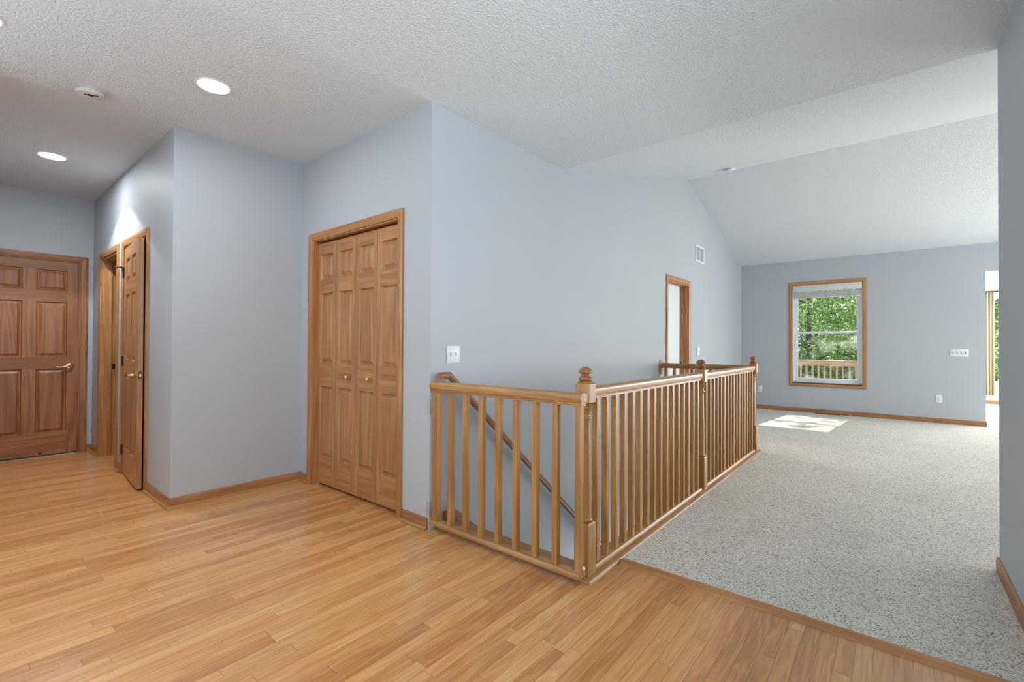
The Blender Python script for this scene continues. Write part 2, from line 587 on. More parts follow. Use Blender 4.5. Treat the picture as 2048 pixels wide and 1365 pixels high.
FDX0, FDW = -1.8155, 0.775
bm = bmesh.new()
bm_box(bm, -2.1, FDX0, YD, YD + .12, -.1, H + e)
bm_box(bm, FDX0 + FDW, XA, YD, YD + .12, -.1, H + e)
bm_box(bm, FDX0, FDX0 + FDW, YD, YD + .12, DH + .01, H + e)
tag(link_mesh('wall_end', bm, M_WALL), 'short wall at the end of the hall around the oak door', 'wall', kind='structure')
tag(boxes('wall_behind', [(-2.1, -0.9, YD + .5, YD + .6, -.1, H)], M_INSIDE), 'wall behind the closed hall door', 'wall', kind='structure')

tag(boxes('wall_left', [(-2.08, -1.96, 1.70, YD, -.1, H + e), (-5.2, -4.6, 1.70, 1.82, -.1, H + e), (-4.6, -2.6, 1.70, 1.82, -.1, .8), (-4.6, -2.6, 1.70, 1.82, 2.2, H + e), (-2.6, -2.08, 1.70, 1.82, -.1, H + e)], M_WALL),  # kitchen part has an unseen opening added for a fill lamp
    'hall wall opposite the narrow door', 'wall', kind='structure')
# unseen kitchen side wall, two openings added for the fill lamps
bm = bmesh.new()
for (a, b, z0, z1) in ((-2.83, -2.3, -.1, H), (-2.3, -.5, -.1, .7), (-2.3, -.5, 2.3, H), (-.5, .05, -.1, H), (.05, 1.45, -.1, .7), (.05, 1.45, 2.3, H), (1.45, 1.82, -.1, H)):
    bm_box(bm, -5.2, -5.1, a, b, z0, z1 + e)
tag(link_mesh('wall_kitchen', bm, M_WALL), 'unseen kitchen wall with two window openings added for light', 'wall', kind='structure')

tag(boxes('wall_right', [(-.7, XR, YR - .12, YR, -.1, H + e), (-2.5, -.7, YR - .12, YR, -.1, .8), (-2.5, -.7, YR - .12, YR, 2.3, H + e), (-5.2, -2.5, YR - .12, YR, -.1, H + e)], M_WALL),  # opening behind the camera is added for the entry fill lamp
    'blue grey wall end at the right edge beside the carpet', 'wall', kind='structure')
tag(boxes('wall_side', [(XR - .12, XR, -7.1, YR - .12, -.1, H + e)], M_WALL), 'side wall of the carpeted room', 'wall', kind='structure')
# great room window wall
bm = bmesh.new()
bm_prism(bm, [(XR, 2.4), (XF + .12, 2.4), (XF + .12, ZE + e), (XG, ZG + e), (XR, H + e)], 'y', -7.0, -6.9)
for (a, b, z0, z1) in ((XR, 4.15, -.1, 2.4), (4.15, 7.05, -.1, .5), (7.05, XF + .12, -.1, 2.4)):
    bm_box(bm, a, b, -7.0, -6.9, z0, z1)
tag(link_mesh('wall_window', bm, M_WALL), 'wall of the carpeted room with a wide window', 'wall', kind='structure')

# far wall with the window and the wide opening to the sunroom
bm = bmesh.new()
for (a, b, z0, z1) in ((WY0, 0.0, -.1, ZE), (WY1, WY0, -.1, WZ0), (WY1, WY0, WZ1, ZE), (OPY, WY1, -.1, ZE), (-6.0, OPY, OPZ, ZE), (-7.0, -6.0, -.1, ZE)):
    bm_box(bm, XF, XF + .12, a, b, z0, z1 + .02)
tag(link_mesh('wall_far', bm, M_WALL), 'far blue grey wall with the oak framed window', 'wall', kind='structure')

# sunroom shell
bm = bmesh.new()
SWY0, SWY1, SWZ0, SWZ1 = -3.80, -4.8, 0.42, 2.25
for (a, b, z0, z1) in ((SWY0, -2.9, -.1, 2.8), (SWY1, SWY0, -.1, SWZ0), (SWY1, SWY0, SWZ1, 2.8), (-5.0, SWY1, -.1, 2.8), (-7.1, -5.0, -.1, .45), (-7.1, -5.0, 2.25, 2.8), (-7.3, -7.1, -.1, 2.8)):
    bm_box(bm, 11.92, 12.04, a, b, z0, z1)
bm_box(bm, XF + .12, 12.04, -3.02, -2.9, -.1, 2.8)
tag(link_mesh('wall_sunroom', bm, M_WHITEWALL), 'bright white sunroom wall behind the tan curtain', 'wall', kind='structure')

# bedroom, closet, linen closet and side room shells
bm = bmesh.new()
bm_box(bm, XF, XF + .12, 0.12, 3.75, -.1, 2.6)
bm_box(bm, 2.3, 2.4, 0.12, 3.75, -.1, 2.6)
for (a, b, z0, z1) in ((2.3, 4.5, -.1, 2.6), (4.5, 6.3, -.1, .8), (4.5, 6.3, 2.2, 2.6), (6.3, XF + .12, -.1, 2.6)):
    bm_box(bm, a, b, 3.62, 3.72, z0, z1)
tag(link_mesh('wall_bedroom', bm, M_BEDWALL), 'pale bedroom wall seen through the far doorway', 'wall', kind='structure')
tag(boxes('wall_closet_back', [(0.75, 0.85, 0.12, YB + .12, -.1, H), (0.12, 0.85, YB, YB + .12, -.1, H)], M_INSIDE), 'inside of the coat closet', 'wall', kind='structure')
tag(boxes('wall_linen', [(-.30, -.22, YB + .12, 3.25, -.1, H), (XA + .12, -.22, 3.20, 3.28, -.1, H)], M_INSIDE), 'inside of the linen closet', 'wall', kind='structure')
tag(boxes('wall_room', [(1.5, 1.6, 3.28, 4.66, -.1, H), (-.22, 1.6, 3.20, 3.28, -.1, H), (XA + .12, 1.6, YD + .12, YD + .2, -.1, H)], M_WHITEWALL), 'inside of the room beyond the open hall doorway', 'wall', kind='structure')
tag(boxes('ceiling_closet', [(XA, 1.6, 1.83, 4.75, H + .125, H + .15), (0.0, 0.85, 0.1, 1.83, H + .125, H + .15)], M_CEIL), 'ceiling inside the closets', 'ceiling', kind='structure')

# stairwell shell below the floor
tag(boxes('wall_stairwell', [(0.17, 3.84, -1.13, hole_y, -2.7, -0.03), (3.72, 3.84, hole_y, 0.0, -1.7, -0.03), (0.0, 0.12, hole_y - .13, 0.0, -2.7, -0.26), (3.72, 3.84, hole_y, 0, -2.7, -2.6)], M_WALL),
    'blue grey stairwell sides below floor level', 'wall', kind='structure')
tag(boxes('floor_basement', [(0.0, 5.0, -1.2, 0.12, -2.8, -2.7)], M_STAIR), 'floor at the foot of the stairs', 'floor', kind='structure')

# ------------------------------------------------------------------ baseboards
BB = [(0, 0), (0, .0), (0.012, 0.0), (0.012, 0.055), (0.009, 0.066), (0.005, 0.075), (0.0, 0.075)]
def baseboard(name, label, runs, shoe=True, z=0.0):
    """runs: ((x0,y0),(x1,y1),(nx,ny), ext0, ext1) wall line with its outward normal"""
    root = None
    bmv = {'x': bmesh.new(), 'y': bmesh.new()}
    bms = bmesh.new()
    used = set()
    for (p0, p1, nrm, e0, e1) in runs:
        p0, p1, nrm = Vector((*p0, 0)), Vector((*p1, 0)), Vector((*nrm, 0))
        d = (p1 - p0).normalized()
        ax = 'x' if abs(d.x) > .5 else 'y'
        used.add(ax)
        prof = [(0, 0), (0.012, 0.0), (0.012, 0.056), (0.0095, 0.066), (0.006, 0.071), (0.004, 0.075), (0.0, 0.075)]
        rings = []
        for p, ex, s in ((p0, e0, -1), (p1, e1, 1)):
            rings.append([p + nrm * a + d * (s * ex * a) + Vector((0, 0, b + z)) for a, b in prof])
        bm_sweep(bmv[ax], rings)
        if shoe:
            pr = [(0.012, 0), (0.030, 0), (0.0295, 0.006), (0.027, 0.011), (0.022, 0.016), (0.017, 0.0185), (0.012, 0.019)]
            rings = []
            for p, ex, s in ((p0, e0, -1), (p1, e1, 1)):
                rings.append([p + nrm * a + d * (s * ex * a) + Vector((0, 0, b + z)) for a, b in pr])
            bm_sweep(bms, rings)
    main = sorted(used)[0]
    o = link_mesh(name, bmv[main], oak(main, 'base'), smooth=True)
    tag(o, label, 'baseboard', kind='structure')
    for ax in ('x', 'y'):
        if ax != main:
            if ax in used:
                link_mesh('baseboard_return', bmv[ax], oak(ax, 'base'), o, smooth=True)
            else:
                bmv[ax].free()
    if shoe:
        link_mesh('shoe_moulding', bms, oak(main, 'rail'), o, smooth=True)
    else:
        bms.free()
    return o
baseboard('baseboard_closet', 'oak baseboard between closet casing and stair gate', [((0, .276), (0, .012), (-1, 0), 0, 0)])
baseboard('baseboard_jog', 'oak baseboard wrapping the light blue wall corner', [
    ((0, 1.562), (0, YB), (-1, 0), 0, -1), ((0, YB), (XA, YB), (0, -1), -1, 1), ((XA, YB), (XA, 2.312), (-1, 0), 1, 0)])
baseboard('baseboard_hall', 'short oak baseboard between the two hall doorways', [((XA, 3.173), (XA, 3.322), (-1, 0), 0, 0)])
baseboard('baseboard_end', 'oak baseboard in the hall end corner', [((XA, 4.168), (XA, YD), (-1, 0), 0, -1), ((XA, YD), (-.982, YD), (0, -1), -1, 0)])
baseboard('baseboard_far', 'oak baseboard under the far window', [((XF, 0.0), (XF, OPY), (-1, 0), 0, 1), ((XF, OPY), (XF + .12, OPY), (0, -1), 1, 0)], False, CARPET_Z)
baseboard('baseboard_stair', 'oak baseboard of the long wall beside the bedroom door', [((4.868, 0), (XF, 0), (0, -1), 0, -1)], False, CARPET_Z)
baseboard('baseboard_right', 'oak baseboard at the right edge along the carpet', [((-.6, YR), (XR, YR), (0, 1), 0, 1), ((XR, YR), (XR, YR - .12), (1, 0), 1, 0)], False, CARPET_Z)
baseboard('baseboard_sunroom', 'pale oak baseboard under the sunroom curtain', [((11.92, -3.02), (11.92, -7.0), (-1, 0), 0, 0)], False, .004)

# ------------------------------------------------------------------ trim on the floor
bm = bmesh.new()
bm_prism(bm, [(0.362, 0.0), (0.366, 0.006), (0.374, 0.013), (0.390, 0.018), (0.405, 0.018), (0.410, 0.014), (0.410, 0.0)], 'y', YR, -1.142)
tag(link_mesh('trim_1', bm, oak('y', 'trim'), smooth=True), 'oak reducer strip between strip floor and carpet', 'threshold', kind='structure')

# landing tread nosing around the stair opening, carrying the balustrade
bm = bmesh.new()
nose = [(-1.138, 0.0), (-1.136, 0.010), (-1.130, 0.017), (-1.120, 0.021), (-0.99, 0.021), (-0.985, 0.016), (-0.985, -0.02), (-1.03, -0.02), (-1.03, 0.0)]
rings = []
for x in (0.055, 3.86):
    ring = []
    for (y, z) in nose:
        ex = 0.0
        if x < 1: ex = (y + 1.138)           # mitre at the corner with the gate side
        ring.append((x + ex, y, z))
    rings.append(ring)
bm_sweep(bm, rings)
o = link_mesh('trim_2', bm, oak('x', 'rail'), smooth=True)
tag(o, 'oak nosing board around the stair opening under the balusters', 'nosing', kind='structure')
bm = bmesh.new()
rings = []
for y in (-1.138, -0.001):
    ring = []
    for (s, z) in nose:
        s2 = s + 1.138
        ex = s2 if y < -1 else 0.0
        ring.append((0.055 + s2, y + ex, z))
    rings.append(ring)
bm_sweep(bm, rings)
link_mesh('nosing_return', bm, oak('y', 'rail'), o, smooth=True)
boxes('nosing_end', [(3.72, 3.86, -1.02, -0.001, -0.02, 0.021)], oak('y', 'rail'), o, 0.003)
# small back cove seen past the nosing corner
# skirt board stepping down the stairs
bm = bmesh.new()
sk = [(0.118, 0.0), (0.118, 0.088), (0.205, 0.088), (0.24, 0.066), (3.0, 0.066 - 2.76 * .865), (3.0, -2.7), (2.7, -2.7)]
bm_prism(bm, sk, 'y', -0.018, 0.0)
tag(link_mesh('trim_3', bm, oak('x', 'dark'), bevel=.002), 'oak skirt board starting down the stairs on the wall', 'skirt board', kind='structure')
bm = bmesh.new()
for k in range(12):
    x0 = 0.2 + .231 * k
    bm_box(bm, x0, x0 + .26, hole_y + .002, -0.019, -.20 * (k + 1) - .2, -.20 * (k + 1))
tag(link_mesh('staircase', bm, M_STAIR), 'carpeted stairs going down behind the gate', 'stairs', kind='structure')

# ------------------------------------------------------------------ casings, jambs, doors (local x along the wall, front faces -y)
CAS = [(0.0, 0.0), (0.0, 0.009), (0.004, 0.012), (0.010, 0.012), (0.016, 0.0145), (0.034, 0.017), (0.046, 0.017), (0.052, 0.0145), (0.057, 0.014), (0.0575, 0.0)]
def casing(parent, a, b, h, tone='trim', z0=0.0, bottom=False, w=1.0, refl=0.005):
    a, b, h = a - refl * -1 * 0 , b, h
    P = [(s * w, t) for s, t in CAS]
    def seg(name, ax, st0, st1):
        bm = bmesh.new()
        bm_sweep(bm, [st0, st1])
        return link_mesh(name, bm, oak(ax, tone), parent, smooth=True)
    LT = [(a - s, -t, h + s) for s, t in P]
    RT = [(b + s, -t, h + s) for s, t in P]
    if bottom:
        LB = [(a - s, -t, z0 - s) for s, t in P]
        RB = [(b + s, -t, z0 - s) for s, t in P]
        seg('casing', 'x', LB, RB)
    else:
        LB = [(a - s, -t, z0) for s, t in P]
        RB = [(b + s, -t, z0) for s, t in P]
    seg('casing', 'z', LB, LT)
    seg('casing', 'x', LT, RT)
    seg('casing', 'z', RT, RB)

def jamb(parent, w, h, depth=0.12, t=0.016, tone='trim', stop=None, z0=0.0):
    boxes('jamb', [(-0.001, t, 0.0, depth, z0, h)], oak('z', tone), parent)
    boxes('jamb', [(w - t, w + 0.001, 0.0, depth, z0, h)], oak('z', tone), parent)
    boxes('head_jamb', [(t, w - t, 0.0, depth, h - t, h + 0.001)], oak('x', tone), parent)
    if stop is not None:
        y0, y1 = stop
        s = 0.011
        boxes('door_stop_strip', [(t, t + s, y0, y1, z0, h - t)], oak('z', tone), parent, 0.002)
        boxes('door_stop_strip', [(w - t - s, w - t, y0, y1, z0, h - t)], oak('z', tone), parent, 0.002)
        boxes('door_stop_strip', [(t + s, w - t - s, y0, y1, h - t - s, h - t)], oak('x', tone), parent, 0.002)

def panel_mesh(u0, u1, z0, z1, T, rec=0.016):
    """raised panel with moulded sticking, both faces"""
    bm = bmesh.new()
    for side in (0, 1):
        def Y(d):
            return d if side == 0 else T - d
        loops = [(0.0, 0.0), (0.003, 0.005), (0.008, rec), (0.015, rec), (0.036, 0.005), (0.037, 0.0035)]
        rings = []
        for ins, d in loops:
            ins = min(ins, 0.42 * min(u1 - u0, z1 - z0))
            rings.append([bm.verts.new(p) for p in ((u0 + ins, Y(d), z0 + ins), (u1 - ins, Y(d), z0 + ins), (u1 - ins, Y(d), z1 - ins), (u0 + ins, Y(d), z1 - ins))])
        for A, B in zip(rings[:-1], rings[1:]):
            for i in range(4):
                j = (i + 1) % 4
                bm.faces.new((A[i], A[j], B[j], B[i]))
        bm.faces.new(rings[-1])
    return bm

def door_leaf(parent, x0, W, z0, z1, cols, rows, T=0.034, y0=0.0, tone='door', name='leaf'):
    """cols: list of (u0,u1); rows: list of (za,zb) for the panels; stiles run full height, rails between"""
    leaf = None
    us = [0.0] + [v for c in cols for v in c] + [W]
    bm = bmesh.new()
    bm_box(bm, 0, us[1], 0, T, z0, z1)
    bm_box(bm, us[-2], W, 0, T, z0, z1)
    rows = sorted(rows)
    zs = [z0] + [v for r in rows for v in r] + [z1]
    for i in range(len(cols) - 1):                      # mullions
        for (za, zb) in rows:
            bm_box(bm, cols[i][1], cols[i + 1][0], 0, T, za, zb)
    leaf = link_mesh(name, bm, oak('z', tone), parent)
    leaf.location = (x0, y0, 0)
    for k in range(0, len(zs), 2):
        boxes('rail', [(us[1], us[-2], 0, T, zs[k], zs[k + 1])], oak('x', tone), leaf)
    for (za, zb) in rows:
        for (ua, ub) in cols:
            link_mesh('panel', panel_mesh(ua, ub, za, zb, T), oak('z', tone), leaf)
    return leaf

# --- closet with two pairs of bifold leaves
d1 = thing('door_1', 'oak folding closet doors with two brass knobs', 'door', (0, 1.504, 0), -PI / 2, kind='structure')
CW = 1.17
casing(d1, 0, CW, 2.053)
jamb(d1, CW, DH, .12, .012)
pitch = (CW - .024) / 4
for k in range(4):
    lf = door_leaf(d1, .012 + pitch * k + .0015, pitch - .003, .022, 2.028, [(.044, pitch - .047)], [(1.722, 1.933), (1.022, 1.607), (.238, .830)], T=.030, y0=.036, name='folding_leaf')
    if k in (1, 2):
        bm = bmesh.new()
        bm_lathe(bm, [(.0, 0), (.018, 0), (.0185, -.003), (.011, -.006), (.008, -.016), (.011, -.021), (.0185, -.027), (.020, -.034), (.0175, -.041), (.010, -.046), (0, -.047)], 24, (.208, 0, .925), 'y')
        link_mesh('knob', bm, M_BRASS, lf, smooth=True)
boxes('pivot', [(.016, .03, .04, .06, 0, .022)], M_STEEL, d1)

# --- door at the end of the hall
d2 = thing('door_2', 'six panel oak door at the hall end with brass lever', 'door', (FDX0, YD, 0), 0, kind='structure')
casing(d2, 0, FDW, 2.058, 'dark')
jamb(d2, FDW, DH + .01, .12, .016, 'dark')
lf = door_leaf(d2, .019, FDW - .036, .018, 2.042, [(.0855, .3185), (.4185, .6515)], [(1.734, 1.95), (1.035, 1.613), (.242, .909)], T=.035, y0=.012, tone='dark')
bm = bmesh.new()
bm_lathe(bm, [(0, 0), (.033, 0), (.0335, -.004), (.030, -.009), (.018, -.011), (.0125, -.013), (.0115, -.03), (.011, -.045), (0, -.046)], 32, (FDW - .036 - .060, 0, .937), 'y')
link_mesh('lever_rose', bm, M_BRASS, lf, smooth=True)
bm = bmesh.new()
lx = FDW - .036 - .060
bm_tube(bm, [(lx + .006, -.042, .940), (lx - .012, -.046, .940), (lx - .030, -.048, .934), (lx - .055, -.049, .926), (lx - .085, -.049, .925), (lx - .108, -.047, .929), (lx - .120, -.045, .928)], [.010, .0105, .0085, .007, .0065, .006, .0035], 14)
link_mesh('lever_handle', bm, M_BRASS, lf, smooth=True)
boxes('strike_plate', [(FDW - .017, FDW - .0155, .004, .03, .91, .965)], M_BRASS, d2)
bm = bmesh.new()
bm_tube(bm, [(.455, 0.0, .037), (.455, -.03, .037)], .006, 10)
bm_lathe(bm, [(0, -.028), (.011, -.028), (.012, -.036), (.009, -.042), (0, -.043)], 14, (.455, 0, .037), 'y')
link_mesh('door_bumper', bm, M_BRONZE, lf, smooth=True)
boxes('sill', [(0.0, FDW, .03, .12, .0, .004)], M_BLACK, d2)

# --- open doorway in the hall (its door is swung into the room)
d3 = thing('door_3', 'open hall doorway next to the oak end door', 'doorway', (XA, OY1b, 0), -PI / 2, kind='structure')
casing(d3, 0, OY1b - OY1a, 2.056)
jamb(d3, OY1b - OY1a, DH, .12, .016, 'trim', (.055, .085))
boxes('strike_plate', [(.0155, .0172, .088, .115, .905, .965)], M_BRONZE, d3)
boxes('strike_hole', [(.0165, .0176, .094, .108, .922, .948)], M_BLACK, d3)

# --- narrow linen door, slightly ajar
d4 = thing('door_4', 'narrow oak panel door standing ajar in the hall', 'door', (XA, OY2b, 0), -PI / 2, kind='structure')
DW = OY2b - OY2a
casing(d4, 0, DW, 2.056)
jamb(d4, DW, DH, .12, .005)
lf = door_leaf(d4, 0, DW - .012, .018, 2.034, [(.105, .305), (.395, .600)], [(1.734, 1.93), (1.035, 1.613), (.242, .909)], T=.035, name='leaf')
lf.location = (.006, -.004, 0)
lf.rotation_euler = (0, 0, rad(-4.0))
W4 = DW - .012
bm = bmesh.new()
bm_lathe(bm, [(0, 0), (.032, 0), (.0325, -.004), (.029, -.009), (.016, -.012), (.012, -.016), (.0115, -.045), (.012, -.052), (0, -.053)], 28, (W4 - .062, 0, .925), 'y')
link_mesh('lever_rose', bm, M_BRASS, lf, smooth=True)
bm = bmesh.new()
bm_tube(bm, [(W4 - .056, -.046, .928), (W4 - .075, -.050, .928), (W4 - .11, -.052, .922), (W4 - .15, -.052, .918), (W4 - .175, -.049, .920)], [.010, .010, .008, .007, .004], 14)
link_mesh('lever_handle', bm, M_BRASS, lf, smooth=True)
boxes('latch_plate', [(W4 - .0005, W4 + .0015, .005, .030, .895, .955)], M_BRONZE, lf)
boxes('latch_bolt', [(W4, W4 + .012, .012, .024, .915, .935)], M_BRASS, lf)
for hz in (1.82, 1.02, .22):
    bm = bmesh.new()
    bm_tube(bm, [(-.002, -.010, hz - .045), (-.002, -.010, hz + .045)], .0065, 10)
    bm_box(bm, 0, .02, -.0045, -.001, hz - .044, hz + .044)
    bm_box(bm, -.02, 0, -.0145, -.0125, hz - .044, hz + .044)
    link_mesh('hinge', bm, M_BRONZE, d4, smooth=True)
bm = bmesh.new()
bm_tube(bm, [(-.002, -.012, 1.872), (-.03, -.034, 1.872), (-.045, -.045, 1.872)], .005, 10)
bm_lathe(bm, [(0, 0), (.011, 0), (.011, .012), (0, .012)], 14, (-.018, -.026, 1.866), 'z')
bm_tube(bm, [(-.045, -.045, 1.872), (-.056, -.053, 1.872)], .009, 10)
link_mesh('hinge_pin_stop', bm, M_BLACK, d4, smooth=True)

# --- bedroom doorway in the long wall
d5 = thing('door_5', 'open bedroom doorway in the long wall past the railing', 'doorway', (4.01, 0, 0), 0, kind='structure')
casing(d5, 0, .79, 2.056)
jamb(d5, .79, DH, .12, .016, 'trim', (.055, .085))
boxes('strike_plate', [(.7725, .7745, .09, .115, .90, .96)], M_BRONZE, d5)
boxes('strike_hole', [(.7715, .7728, .096, .108, .915, .945)], M_BLACK, d5)
bm = bmesh.new()
bm_tube(bm, [(.016, .10, 1.905), (.045, .09, 1.905)], .006, 10)
bm_lathe(bm, [(0, 0), (.018, 0), (.020, .01), (.016, .022), (0, .024)], 16, (.045, .09, 1.905), 'x')
link_mesh('hinge_pin_stop', bm, M_BLACK, d5, smooth=True)

# ------------------------------------------------------------------ far window (double hung)
w1 = thing('window_1', 'oak framed white double hung window on the far wall', 'window', (XF, WY0, 0), -PI / 2, kind='structure')
WW = WY0 - WY1
casing(w1, 0, WW, WZ1, 'trim', WZ0, True)
def frame_boxes(x0, x1, z0, z1, y0, y1, sl, sr, st, sb):
    return [(x0, x0 + sl, y0, y1, z0, z1), (x1 - sr, x1, y0, y1, z0, z1), (x0 + sl, x1 - sr, y0, y1, z1 - st, z1), (x0 + sl, x1 - sr, y0, y1, z0, z0 + sb)]
boxes('jamb_liner', frame_boxes(0, WW, WZ0, WZ1, 0.0, .13, .012, .012, .012, .012), M_VINYL, w1)
boxes('frame', frame_boxes(.012, WW - .012, WZ0 + .012, WZ1 - .012, .045, .13, .022, .022, .022, .03), M_VINYL, w1, .003)
up = boxes('upper_sash', frame_boxes(.034, WW - .034, 1.405, WZ1 - .034, .095, .120, .040, .040, .04, .045), M_VINYL, w1, .004)
lo = boxes('lower_sash', frame_boxes(.034, WW - .034, WZ0 + .042, 1.452, .060, .088, .042, .042, .042, .052), M_VINYL, w1, .004)
boxes('glass_pane', [(.070, WW - .070, .105, .109, 1.44, WZ1 - .07)], M_GLASS, up)
boxes('glass_pane', [(.072, WW - .072, .072, .076, WZ0 + .09, 1.415)], M_FOGGED, lo)
boxes('sash_lock', [(WW / 2 - .03, WW / 2 + .03, .062, .085, 1.452, 1.464)], M_VINYL, lo, .003)
boxes('sash_lock', [(.16, .20, .062, .085, 1.452, 1.460)], M_VINYL, lo, .003)

# blind raised to the top of the window
bl = thing('window_blind', 'white slatted blind raised to the top of the far window', 'blind', (XF, WY0, 0), -PI / 2)
boxes('valance', [(.004, WW - .004, -.022, -.014, 2.165, 2.272), (.004, .012, -.014, .02, 2.165, 2.272), (WW - .012, WW - .004, -.014, .02, 2.165, 2.272)], M_OFFWHITE, bl, .002)
boxes('headrail', [(.014, WW - .014, .0, .045, 2.205, 2.262)], M_OFFWHITE, bl)
zz = 2.158
for k in range(9):
    boxes('slat', [(.016, WW - .016, -.004 + .002 * (k % 2), .042, zz - .0065, zz)], M_OFFWHITE, bl)
    zz -= .0135 if k < 2 else .0098
boxes('bottom_rail', [(.016, WW - .016, -.004, .044, zz - .018, zz)], M_OFFWHITE, bl, .003)
for x in (.19, .52, .84):
    boxes('ladder_tape', [(x - .018, x + .018, -.008, -.0065, zz - .018, 2.162)], plain('grey_ladder_tape', srgb(176, 178, 180), .8), bl)
bm = bmesh.new()
bm_tube(bm, [(.935, -.012, 2.16), (.938, -.014, 1.75), (.936, -.012, 1.35)], .0025, 8)
link_mesh('tilt_cord', bm, M_OFFWHITE, bl)

# ------------------------------------------------------------------ balustrade
bal = thing('balustrade', 'long oak stair balustrade with square balusters and turned newels', 'railing', (0, 0, 0))
def newel_bm():
    bm = bmesh.new()
    s = .0415
    def oct(sx, z, ch):
        return [(-sx, -sx + ch, z), (-sx + ch, -sx, z), (sx - ch, -sx, z), (sx, -sx + ch, z), (sx, sx - ch, z), (sx - ch, sx, z), (-sx + ch, sx, z), (-sx, sx - ch, z)]
    c0 = .004
    # lower block
    bm_sweep(bm, [oct(s, .018, c0), oct(s, .272, c0), oct(s - .004, .280, .010), oct(s - .014, .283, .012)])
    # turned shaft
    prof = [(.020, .270), (.024, .283), (.0345, .285), (.0375, .290), (.0375, .296), (.034, .301), (.031, .303), (.030, .310), (.0295, .36), (.0285, .45),
            (.0265, .58), (.0245, .70), (.0235, .775), (.0235, .800), (.025, .803), (.0305, .806), (.032, .811), (.0305, .816), (.026, .819), (.024, .825),
            (.0245, .833), (.028, .843), (.0325, .851), (.0335, .855), (.030, .857), (.0335, .860), (.0365, .865), (.0365, .870), (.033, .874), (.026, .876), (.020, .892)]
    bm_lathe(bm, prof, 32)
    # upper block with chamfered ends
    bm_sweep(bm, [oct(s - .014, .880, .012), oct(s, .892, .010), oct(s, .986, .010), oct(s - .016, 1.002, .012)])
    return bm
def finial_bm():
    bm = bmesh.new()
    bm_lathe(bm, [(.026, 1.000), (.031, 1.003), (.0335, 1.006), (.0345, 1.011), (.033, 1.016), (.027, 1.022), (.0225, 1.028), (.0205, 1.034), (.0215, 1.037),
                  (.0275, 1.0385), (.034, 1.0405), (.0362, 1.0445), (.0355, 1.050), (.032, 1.057), (.026, 1.063), (.018, 1.068), (.009, 1.0715), (0, 1.0725)], 36)
    return bm
nw = None
for k, x in enumerate(NX):
    if nw is None:
        nw = link_mesh('newel_post', newel_bm(), oak('z', 'rail'), bal, smooth=True)
        link_mesh('finial', finial_bm(), oak('z', 'dark'), nw, smooth=True)
        o = nw
    else:
        o = dup_tree(nw, bal)
    o.location = (x, NY, 0)

RAILH = [(.021, .905), (.021, .912), (.0245, .914), (.0245, .9185), (.0225, .921), (.0275, .924), (.0290, .931), (.0303, .944), (.0303, .954), (.0270, .9625), (.0180, .968)]
RAILP = [(-.021, .905)] + RAILH + [(0, .9695)] + [(-a, b) for a, b in RAILH[::-1]][:-1]
def rail_x(name, x0, x1, y, parent, dz=0.0):
    bm = bmesh.new()
    bm_sweep(bm, [[(x, y + a, b + dz) for a, b in RAILP] for x in (x0, x1)])
    return link_mesh(name, bm, oak('x', 'rail'), parent, smooth=True)
def rail_y(name, y0, y1, x, parent, dz=0.0, tone='rail'):
    bm = bmesh.new()
    bm_sweep(bm, [[(x + a, y, b + dz) for a, b in RAILP] for y in (y0, y1)])
    return link_mesh(name, bm, oak('y', tone), parent, smooth=True)
SHOE = [(-.030, .0205), (.030, .0205), (.030, .030), (.027, .036), (.022, .041), (-.022, .041), (-.027, .036), (-.030, .030)]
for a, b in ((NX[0], NX[1]), (NX[1], NX[2])):
    rail_x('handrail', a + .040, b - .040, NY, bal)
    bm = bmesh.new()
    bm_sweep(bm, [[(x, NY + s, z) for s, z in SHOE] for x in (a + .0405, b - .0405)])
    link_mesh('shoe_rail', bm, oak('x', 'rail'), bal, smooth=True)
def baluster(w=.016, z0=.040, z1=.907):
    bm = bmesh.new()
    bm_box(bm, -w, w, -w, w, z0, z1)
    return bm
b0 = None
NB = 16
for a, b in ((NX[0], NX[1]), (NX[1], NX[2])):
    step = (b - a) / (NB + 1)
    for k in range(NB):
        if b0 is None:
            b0 = link_mesh('baluster', baluster(), oak('z', 'rail'), bal, bevel=.0015, segs=1)
            o = b0
        else:
            o = b0.copy(); C.objects.link(o); o.parent = bal
        o.location = (a + step * (k + 1), NY, 0)
# return run to the wall past the stairwell
rail_y('handrail', NY + .040, -.018, NX[2], bal)
bm = bmesh.new()
bm_sweep(bm, [[(NX[2] + s, y, z) for s, z in SHOE] for y in (NY + .0405, -.001)])
link_mesh('shoe_rail', bm, oak('y', 'rail'), bal, smooth=True)
for k in range(9):
    o = b0.copy(); C.objects.link(o); o.parent = bal
    o.location = (NX[2], -.071 - .1075 * k, 0)
bm = bmesh.new()
rings = []
for (sc_, y) in ((1.0, 0.0), (1.0, -.010), (.93, -.015), (.86, -.018)):
    rings.append([(NX[2] + .055 * sc_ * math.cos(2 * PI * k / 28), y, .914 + .092 * sc_ * math.sin(2 * PI * k / 28)) for k in range(28)])
bm_sweep(bm, rings)
link_mesh('wall_rosette', bm, oak('z', 'rail'), bal, smooth=True)
bm = bmesh.new()
bm_tube(bm, [(NX[2] + .0405, NY - .02, .945), (NX[2] + .062, NY - .02, .945)], .004, 8)
bm_lathe(bm, [(0, 0), (.008, 0), (.008, .006), (0, .006)], 10, (NX[2] + .058, NY - .02, .945), 'x')
link_mesh('hook', bm, M_STEEL, bal, smooth=True)

